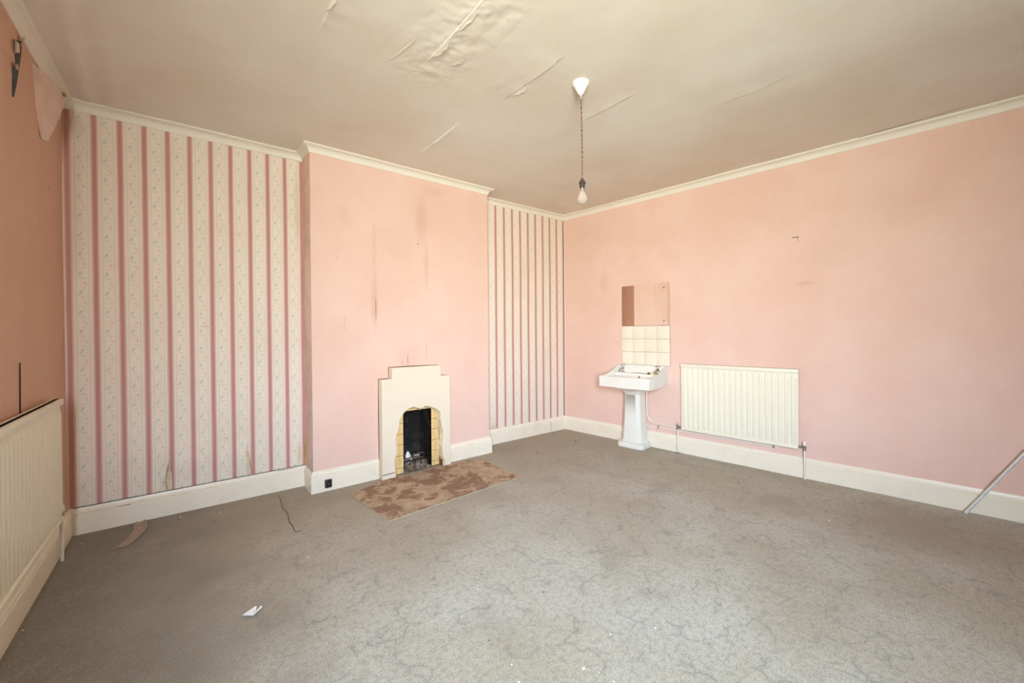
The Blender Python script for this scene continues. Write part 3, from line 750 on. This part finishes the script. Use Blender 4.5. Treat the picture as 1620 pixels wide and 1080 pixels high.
# ------------------------------------------------------------------ radiators
def radiator(F, label, u0, u1, z0, z1, nf, group, pipes):
    t = thing('radiator', label, 'radiator', F((u0+u1)/2, 0, z0), group)
    # corrugated panel
    pitch = .0515; n = max(3, round((u1-u0-.03)/pitch)); us = []
    pu = (u1-u0-.02)/n
    prof = ((0, 0), (.10, 0), (.26, 1), (.74, 1), (.90, 0))
    us = [(u0, 0)]+[(u0+.01+pu*(k+a), h) for k in range(n) for a, h in prof]+[(u1, 0)]
    zr = [(z0, 0), (z0+.026, 0), (z0+.036, .55), (z0+.050, 1), (z1-.085, 1), (z1-.066, .5), (z1-.052, 0), (z1, 0)]
    dep = .009; bm = bmesh.new()
    slab(bm, [[F(u, nf-dep+dep*h*g, z) for z, g in zr] for u, h in us], [[F(u, nf-.026, z) for z, g in zr] for u, h in us])
    mesh_obj('panel', bm, M_rad, t, smooth=35)
    bm = bmesh.new(); box(bm, F, (u0-.004, .016, z1-.036), (u1+.004, nf+.006, z1), .004, 2); mesh_obj('top_rail', bm, M_rad, t, smooth=40)
    bm = bmesh.new(); box(bm, F, (u0, nf-.012, z0-.001), (u1, nf+.001, z0+.022), .004, 2); mesh_obj('bottom_rail', bm, M_rad, t, smooth=40)
    for s in (.18, .82):
        u = u0+(u1-u0)*s; bm = bmesh.new(); box(bm, F, (u-.02, -.003, z0+.06), (u+.02, nf-.02, z1-.08)); mesh_obj('wall_bracket', bm, M_rad, t)
    zb = z0+.02
    # far-end lockshield valve
    def valve(u, sgn, cap):
        bm = bmesh.new(); tube(bm, [(u, nf-.018, zb), (u+.05*sgn, nf-.018, zb)], .008, 10, F); tube(bm, [(u+.010*sgn, nf-.018, zb), (u+.028*sgn, nf-.018, zb)], .013, 8, F)
        tube(bm, [(u+.045*sgn, nf-.018, zb-.028), (u+.045*sgn, nf-.018, zb+.016)], .011, 10, F)
        v = mesh_obj('valve', bm, M_brassgrey, t, smooth=40)
        bm = bmesh.new()
        if cap: lathe(bm, [(.0, 0), (.014, 0), (.015, .01), (.013, .034), (.009, .038), (0, .038)], F(u+.045*sgn, nf-.018, zb+.016), (0, 0, 1), 14); mesh_obj('valve_cap', bm, M_pipe, v, smooth=40)
        else: lathe(bm, [(0, 0), (.007, 0), (.008, .012), (.004, .024), (0, .024)], F(u+.045*sgn, nf-.018, zb+.016), (0, 0, 1), 10); mesh_obj('spindle', bm, M_brassgrey, v, smooth=40)
        bm = bmesh.new(); tube(bm, [(u+.045*sgn, nf-.018, zb-.02), (u+.045*sgn, nf-.018, .1), (u+.045*sgn, nf-.018, -.002)], .0085, 10, F); mesh_obj('tail_pipe', bm, M_pipe, t, smooth=50)
    if pipes:
        valve(u0, -1, False); valve(u1, 1, True)
        bm = bmesh.new(); lathe(bm, [(.010, 0), (.018, 0), (.018, .004), (.010, .004)], F(u0-.045, nf-.018, 0), (0, 0, 1), 14); mesh_obj('floor_collar', bm, M_dark, t)
    else:
        valve(u0, -1, True)
    return t
radiator(FR, 'cream ribbed panel radiator on the right wall beside the washbasin', 1.637, 2.690, .262, .970, .066, None, True)
radiator(FL, 'cream ribbed panel radiator on the left wall below the torn wallpaper', .458, 1.98, .258, .957, .06, None, False)

def pipes():
    bm = bmesh.new()
    pts = [(1.222, .025, .655), (1.222, .025, .40)]+arc((1.222, .025, .40), (1.224, .025, .290), (1.32, .025, .282), 8)[1:]+[(1.45, .03, .276), (1.592, .045, .270)]
    tube(bm, pts, .0075, 10, FR)
    o = mesh_obj('water_pipe', bm, M_pipe, loc=FR(1.222, .025, .40), smooth=60); tag(o, 'white pipe curving down from the washbasin to the radiator valve', 'pipe')
    bm = bmesh.new(); tube(bm, [(1.0, .018, .232), (1.25, .018, .233), (1.57, .018, .236), (1.9, .018, .237), (2.30, .018, .238), (2.50, .018, .239), (2.515, .012, .239), (2.518, -.002, .239)], .0075, 10, FR)
    o = mesh_obj('water_pipe', bm, M_pipe, loc=FR(1.0, .018, .232), smooth=60); tag(o, 'straight white pipe along the top of the skirting under the right radiator', 'pipe')
    for u in (1.36, 2.49):
        bm = bmesh.new(); box(bm, FR, (u-.006, -.002, .226), (u+.006, .028, .230)); box(bm, FR, (u-.006, -.002, .246), (u+.006, .028, .250)); box(bm, FR, (u-.006, .0258, .226), (u+.006, .029, .250)); c = mesh_obj('pipe_clip', bm, M_brassgrey, o, loc=None)
        c.location = -V(o.location)
pipes()

# ------------------------------------------------------------------ washbasin
def washbasin():
    uc, hw, dp = 1.172, .305, .452
    t = thing('washbasin', 'white ceramic pedestal washbasin under the tiled splashback on the right wall', 'washbasin', FR(1.155, .12, 0))
    def side(n):
        if n < .05: return .928
        k = min(1, (n-.05)/(dp-.10)); return .822+.106*(1-k)**1.7
    def top(a, n):
        e = hw-abs(a)                     # distance from the side
        if n < .022: return .928
        if e < .022: return side(n)
        if n > dp-.030: return .820
        # rear shelf and bowl
        z = .838 if n < .135 else .838-.03*sstep(.135, .16, n)
        bx = a/(hw-.062); bn = (n-.285)/.135
        r = (abs(bx)**3.2+abs(bn)**3.2)**(1/3.2)
        if n >= .135: z = .806
        if r < 1: z = min(z, .806-.135*(1-r**3.5))
        return z
    def bot(a, n):
        e = hw-abs(a)
        z = .735-.030*sstep(.06, .24, n)
        bx = a/(hw-.03); bn = (n-.235)/.225
        r = (abs(bx)**2.6+abs(bn)**2.6)**(1/2.6)
        if r < 1: z -= .052*(1-r**2.2)
        return z
    au = [-hw, -hw+.0215, -hw+.0225]+frange(-hw+.04, hw-.04, .02)+[hw-.0225, hw-.0215, hw]
    nn = [.0, .0215, .0225]+frange(.035, .128, .016)+[.1345, .1355]+frange(.15, dp-.045, .015)+[dp-.0305, dp-.0295, dp]
    bm = bmesh.new()
    slab(bm, [[FR(uc+a, n, top(a, n)) for n in nn] for a in au], [[FR(uc+a, n, bot(a, n)) for n in nn] for a in au])
    o = mesh_obj('basin', bm, M_ceramic, t, smooth=48)
    md = o.modifiers.new('bevel', 'BEVEL'); md.width = .004; md.segments = 2; md.limit_method = 'ANGLE'; md.angle_limit = math.radians(55)
    # pedestal: chamfered rectangular column on a plinth
    pc = 1.118
    def ring(w, n0, n1, z, ch):
        h = w/2; p = [(-h, n0), (-h, n1-ch), (-h+ch, n1), (h-ch, n1), (h, n1-ch), (h, n0)]
        return [FR(pc+a, n, z) for a, n in p]
    R = [ring(.328, .03, .252, 0, .035), ring(.328, .03, .252, .034, .035), ring(.325, .03, .243, .050, .035), ring(.262, .035, .222, .060, .035), ring(.240, .04, .213, .080, .035), ring(.212, .045, .205, .35, .035), ring(.190, .05, .198, .600, .033), ring(.192, .05, .198, .604, .033), ring(.214, .045, .208, .622, .034), ring(.232, .045, .218, .634, .035), ring(.236, .045, .220, .690, .035)]
    bm = bmesh.new(); loft(bm, R); o = mesh_obj('pedestal', bm, M_ceramic, t, smooth=28)
    md = o.modifiers.new('bevel', 'BEVEL'); md.width = .004; md.segments = 2; md.limit_method = 'ANGLE'; md.angle_limit = math.radians(25)
    # taps
    for k, u in enumerate((.948, 1.385)):
        n = .074; z = .837
        bm = bmesh.new(); lathe(bm, [(.0, 0), (.024, 0), (.024, .006), (.015, .012), (.012, .02), (.012, .052), (.015, .056), (.015, .064), (.008, .070), (.007, .084), (0, .084)], FR(u, n, z), (0, 0, 1), 16)
        tp = mesh_obj('tap', bm, M_chrome, t, smooth=40)
        sp = arc((u, n, z+.035), (u, n+.05, z+.060), (u, n+.085, z+.020), 8)
        bm = bmesh.new(); tube(bm, sp, [.010, .0105, .0105, .010, .010, .0095, .009, .009, .0095], 10, FR); mesh_obj('spout', bm, M_chrome, tp, smooth=60)
        bm = bmesh.new()
        for a in (0, math.pi/2):
            ca, sa = math.cos(a+.5), math.sin(a+.5)
            tube(bm, [(u-.026*ca, n-.026*sa, z+.088), (u, n, z+.091), (u+.026*ca, n+.026*sa, z+.088)], [.0055, .0045, .0055], 8, FR)
        lathe(bm, [(0, 0), (.010, 0), (.010, .010), (.006, .014), (0, .014)], FR(u, n, z+.082), (0, 0, 1), 12)
        mesh_obj('handle', bm, M_chrome, tp, smooth=50)
    # overflow and plug chain
    bm = bmesh.new(); lathe(bm, [(0, 0), (.013, 0), (.013, .006), (.008, .006), (.008, .004), (0, .004)], FR(1.20, .150, .800), nR+V((0, 0, .6)), 14); mesh_obj('overflow', bm, M_chrome, t)
    bm = bmesh.new(); ch = [(1.08+.02*k, .098+.02*math.sin(k*.9), .842) for k in range(11)]; tube(bm, ch, .0022, 5, FR); mesh_obj('plug_chain', bm, M_screw, t)
    bm = bmesh.new(); lathe(bm, [(0, 0), (.020, 0), (.023, .012), (.006, .014), (.005, .02), (0, .02)], FR(1.295, .105, .838), (0, 0, 1), 14); mesh_obj('plug', bm, M_black, t, smooth=40)
    # soap bar
    bm = bmesh.new(); box(bm, FR, (1.318, .085, .8375), (1.368, .135, .862), .010, 3); o = mesh_obj('soap_bar', bm, M_soap, loc=FR(1.343, .11, .8375), smooth=50); tag(o, 'yellow bar of soap on the washbasin ledge by the right tap', 'soap')
washbasin()

def splashback():
    u0, u1, z0, z1 = .897, 1.494, .930, 1.384
    t = thing('tile_splashback', 'panel of twelve cream square tiles between mirror and washbasin', 'tiles', FR((u0+u1)/2, 0, z0))
    bm = bmesh.new(); box(bm, FR, (u0, -.004, z0), (u1, .0075, z1)); mesh_obj('grout', bm, M_grout, t)
    w = (u1-u0)/4; h = (z1-z0)/3; rnd = random.Random(5)
    for i in range(4):
        for j in range(3):
            bm = bmesh.new(); d = rnd.uniform(-.0006, .0006)
            box(bm, FR, (u0+w*i+.0016, .004, z0+h*j+.0016), (u0+w*(i+1)-.0016, .0115+d, z0+h*(j+1)-.0016), .0022, 2); mesh_obj('tile', bm, M_tilew, t, smooth=40)
splashback()

def mirror():
    FM = lambda u, n, z: FR(u, n+(.033*(u-.899) if n > .003 else 0), z)
    t = thing('wall_mirror', 'frameless rectangular mirror screwed above the cream tiles', 'mirror', FR(1.195, 0, 1.387))
    bm = bmesh.new(); box(bm, FM, (.899, .0056, 1.387), (1.496, .0105, 1.862), .001, 1); mesh_obj('glass', bm, M_mirror, t)
    bm = bmesh.new(); box(bm, FM, (.900, -.004, 1.388), (1.494, .0058, 1.861)); mesh_obj('backing', bm, M_peelback, t)
    for u in (.955, 1.437):
        for z in (1.437, 1.806):
            bm = bmesh.new(); lathe(bm, [(0, 0), (.010, 0), (.008, .003), (0, .004)], FM(u, .0104, z), nR, 12); mesh_obj('screw', bm, M_screw, t, smooth=50)
mirror()

def picture_hook():
    t = thing('picture_hook', 'tiny rusty picture hook alone on the upper right wall', 'hook', FR(2.66, 0, 2.15))
    bm = bmesh.new(); box(bm, FR, (2.636, -.006, 2.152), (2.684, .009, 2.160), .002); tube(bm, [(2.678, .0, 2.157), (2.682, .012, 2.150), (2.684, .016, 2.138)], .003, 6, FR); mesh_obj('bracket', bm, M_screw, t)
    bm = bmesh.new(); lathe(bm, [(0, 0), (.004, 0), (.004, .014), (0, .014)], FR(2.682, -.006, 2.125), nR, 8); mesh_obj('nail', bm, M_rust, t)
picture_hook()

# ------------------------------------------------------------------ pendant light
def pendant():
    x, y = -2.11, -2.21; zt = zc(x, y)
    t = thing('pendant_light', 'bare pearl bulb on brown braided flex hanging from a white ceiling rose', 'light', (x, y, zt))
    bm = bmesh.new(); lathe(bm, [(.0, .012), (.052, .012), (.052, -.010), (.049, -.018), (.036, -.030), (.034, -.040), (.026, -.052), (.022, -.062), (.012, -.074), (0, -.076)], (x, y, zt), n=28); mesh_obj('ceiling_rose', bm, M_rose, t, smooth=35)
    bm = bmesh.new(); tube(bm, [V((x, y, zt-.07)), V((x+.001, y, zt-.10))], .0045, 8); mesh_obj('flex_sleeve', bm, M_rose, t)
    zb = 2.118; zh = 2.262
    bm = bmesh.new()
    for ph in (0, math.pi):
        pts = []
        for i in range(140):
            k = i/139; z = zt-.085+(zh-zt+.085)*k; a = ph+k*60
            pts.append(V((x+.004*k+.0026*math.cos(a)+.003*math.sin(k*3), y-.003*k+.0026*math.sin(a), z)))
        tube(bm, pts, .0026, 6)
    mesh_obj('flex', bm, M_flex, t, smooth=60)
    hx, hy = x+.004, y-.003
    bm = bmesh.new(); lathe(bm, [(0, .012), (.006, .010), (.010, .002), (.018, -.006), (.021, -.016), (.021, -.022), (.0165, -.024), (.0165, -.048), (0, -.048)], (hx, hy, zh), n=22); mesh_obj('lamp_holder', bm, M_holder, t, smooth=35)
    bm = bmesh.new(); lathe(bm, [(0, 0), (.0125, 0), (.0125, -.022), (0, -.022)], (hx, hy, zh-.046), n=18); mesh_obj('bulb_cap', bm, M_brass, t, smooth=40)
    bm = bmesh.new(); prof = [(0, 0), (.0135, 0), (.0140, -.010), (.0175, -.022), (.0245, -.036), (.0285, -.048), (.0300, -.060), (.0285, -.072), (.0235, -.083), (.0150, -.090), (.007, -.0925), (0, -.093)]
    lathe(bm, [(r, h*(zh-.062-zb)/.093) for r, h in prof], (hx, hy, zh-.062), n=28); mesh_obj('bulb', bm, M_bulb, t, smooth=60)
pendant()

# ------------------------------------------------------------------ leaning pole and floor litter
def pole():
    p0 = FR(3.692, .085, .0115); p1 = FR(3.692+.2585*3.1, .016, .0115+.4625*3.1)
    d = (p1-p0).normalized()
    t = thing('pole', 'thin grey metal pole leaning against the right wall at its near end', 'pole', FR(3.692, .085, 0))
    bm = bmesh.new(); tube(bm, [p0, p0.lerp(p1, .3), p0.lerp(p1, .7), p1], .009, 12); mesh_obj('shaft', bm, M_pole, t, smooth=60)
    bm = bmesh.new(); tube(bm, [p0-d*.004, p0+d*.02], .0103, 12); mesh_obj('end_cap', bm, M_pole, t, smooth=60)
pole()

def litter():
    # notched paper scrap
    bm = bmesh.new(); c = V((-3.82, -1.665, .004))
    R = Matrix.Rotation(.68, 3, 'Z')
    pts = [(-.030, -.022), (.022, -.024), (.034, .030), (.020, .034), (.010, .012), (.004, .032), (-.006, .028)]
    tb = bmesh.new(); vs = [tb.verts.new(c+(R.transposed() @ V((x, y, .006+.012*(y > .02)+.006*(y < -.02))))) for x, y in pts]; f = tb.faces.new(vs); f.normal_update(); bmesh.ops.triangulate(tb, faces=[f], ngon_method='EAR_CLIP')
    ex = bmesh.ops.extrude_face_region(tb, geom=tb.faces[:])
    for v in [g for g in ex['geom'] if isinstance(g, bmesh.types.BMVert)]: v.co.z -= .0015
    join(bm, tb); o = mesh_obj('paper_scrap', bm, M_paper, loc=c); o.location.z -= .0085-.004; tag(o, 'small notched white paper scrap on the carpet near the camera', 'paper')
    # peeled strip of paper
    L = [(-4.338, -.207), (-4.330, -.06)], [(-4.31, -.20), (-4.285, -.04)]
    prof = [((-4.335, -.035), (-4.285, -.030)), ((-4.340, -.10), (-4.272, -.10)), ((-4.335, -.18), (-4.262, -.19)), ((-4.345, -.26), (-4.275, -.27)), ((-4.365, -.34), (-4.300, -.345)), ((-4.395, -.43), (-4.335, -.435))]
    rows = []
    for i, (a, b) in enumerate(prof):
        rows.append([V((a[0]+(b[0]-a[0])*s, a[1]+(b[1]-a[1])*s, .003+.008*(s-.5)**2*4*(1 if i < 3 else .5)+.004*math.sin(i*1.3)**2)) for s in (0, .25, .5, .75, 1)])
    bm = bmesh.new(); sheet(bm, rows, .001, (0, 0, 1)); o = mesh_obj('paper_strip', bm, simple('tan_peeled_paper', (.40, .30, .22), .7, var=.2, vscale=20), loc=(-4.32, -.22, 0), smooth=60)
    tag(o, 'curled tan strip of peeled paper on the carpet below the striped wall', 'paper')
    # seam crease in the carpet, drawn as a thin dark tube
    bm = bmesh.new(); pts = [(-3.470, -.10), (-3.470, -.25), (-3.488, -.40), (-3.474, -.55), (-3.494, -.70), (-3.488, -.80), (-3.492, -.90), (-3.455, -.915)]
    tube(bm, [V((p[0], p[1], .0015)) for p in pts], [.0012, .0022, .0026, .0022, .003, .003, .0022, .0012], 6); o = mesh_obj('carpet_crease', bm, simple('dark_crease_line', (.12, .085, .05), .95), loc=(-3.48, -.5, 0)); tag(o, 'thin dark crease drawn along a carpet seam left of the fireplace', 'carpet_crease')
    crumbs = [(-2.892, -2.185), (-3.062, -2.307), (-2.44, -2.919), (-2.622, -2.816), (-3.057, -2.671), (-2.851, -2.864), (-2.82, -2.913), (-2.808, -2.977), (-3.087, -2.753), (-4.573, -.204), (-3.863, -.214), (-4.092, -.117), (-4.632, -1.135), (-1.2, -2.9), (-.6, -3.1), (-2.0, -1.5), (-1.5, -2.2), (-3.5, -1.3)]
    def bit(name, p, r, mat, lab, cat, grp, seed):
        rnd = random.Random(seed); bm = bmesh.new(); bmesh.ops.create_icosphere(bm, subdivisions=1, radius=r)
        for v in bm.verts: v.co *= rnd.uniform(.6, 1.3); v.co.z = max(v.co.z*.6, -r*.25)
        bmesh.ops.translate(bm, verts=bm.verts[:], vec=V((p[0], p[1], r*.25)))
        o = mesh_obj(name, bm, mat, loc=(p[0], p[1], 0)); tag(o, lab, cat, grp)
    own = {9: 'tiny white plaster crumb in the far left corner of the carpet', 10: 'tiny white plaster crumb below the striped wall beside the carpet seam', 11: 'tiny white plaster crumb just right of the curled tan paper strip', 12: 'tiny white plaster crumb under the left radiator by the skirting',
           13: 'tiny white plaster crumb out on the right part of the carpet', 14: 'tiny white plaster crumb nearest the leaning grey pole', 15: 'tiny white plaster crumb closest in front of the hearth rug', 16: 'tiny white plaster crumb on mid carpet facing the washbasin', 17: 'tiny white plaster crumb between the hearth rug and the notched paper scrap'}
    for i, p in enumerate(crumbs): bit('plaster_crumb', p, .0035+.002*((i*7) % 3)/2, M_crumb, own.get(i, 'tiny white plaster crumb scattered on the foreground carpet'), 'crumb', 'plaster crumbs on the carpet', i)
    gl = ['dark speck of grit behind the foreground plaster crumbs', 'dark speck of grit on the mid foreground carpet', 'dark speck of grit nearest the camera on the carpet', 'dark round pellet on the carpet before the striped alcove', 'dark round pellet on the carpet left of the washbasin pedestal', 'dark speck of grit beside the skirting under the striped wall', 'dark speck of grit midway along the carpet below the striped wall', 'dark speck of grit on the carpet below the right radiator valve']
    for i, p in enumerate([(-2.807, -2.093), (-2.652, -2.418), (-3.051, -2.51), (-1.054, -.603), (-.39, -.55), (-4.10, -.165), (-3.90, -.36), (.02, -2.6)]): bit('grit', p, .010 if i in (3, 4) else .005, M_grit, gl[i], 'grit', 'grit on the carpet', 40+i)
    fl = ['leftmost of the four orange flakes by the alcove skirting', 'second from left of the four orange flakes by the alcove skirting', 'third from left of the four orange flakes by the alcove skirting', 'rightmost of the four orange flakes by the alcove skirting']
    for i, p in enumerate([(-1.03, -.153), (-.96, -.138), (-.92, -.15), (-.835, -.132)]): bit('rust_flake', p, .010, M_rust, fl[i], 'flake', 'orange flakes by the alcove', 60+i)
litter()

for o in bpy.data.objects:
    if 'base' in o: del o['base']
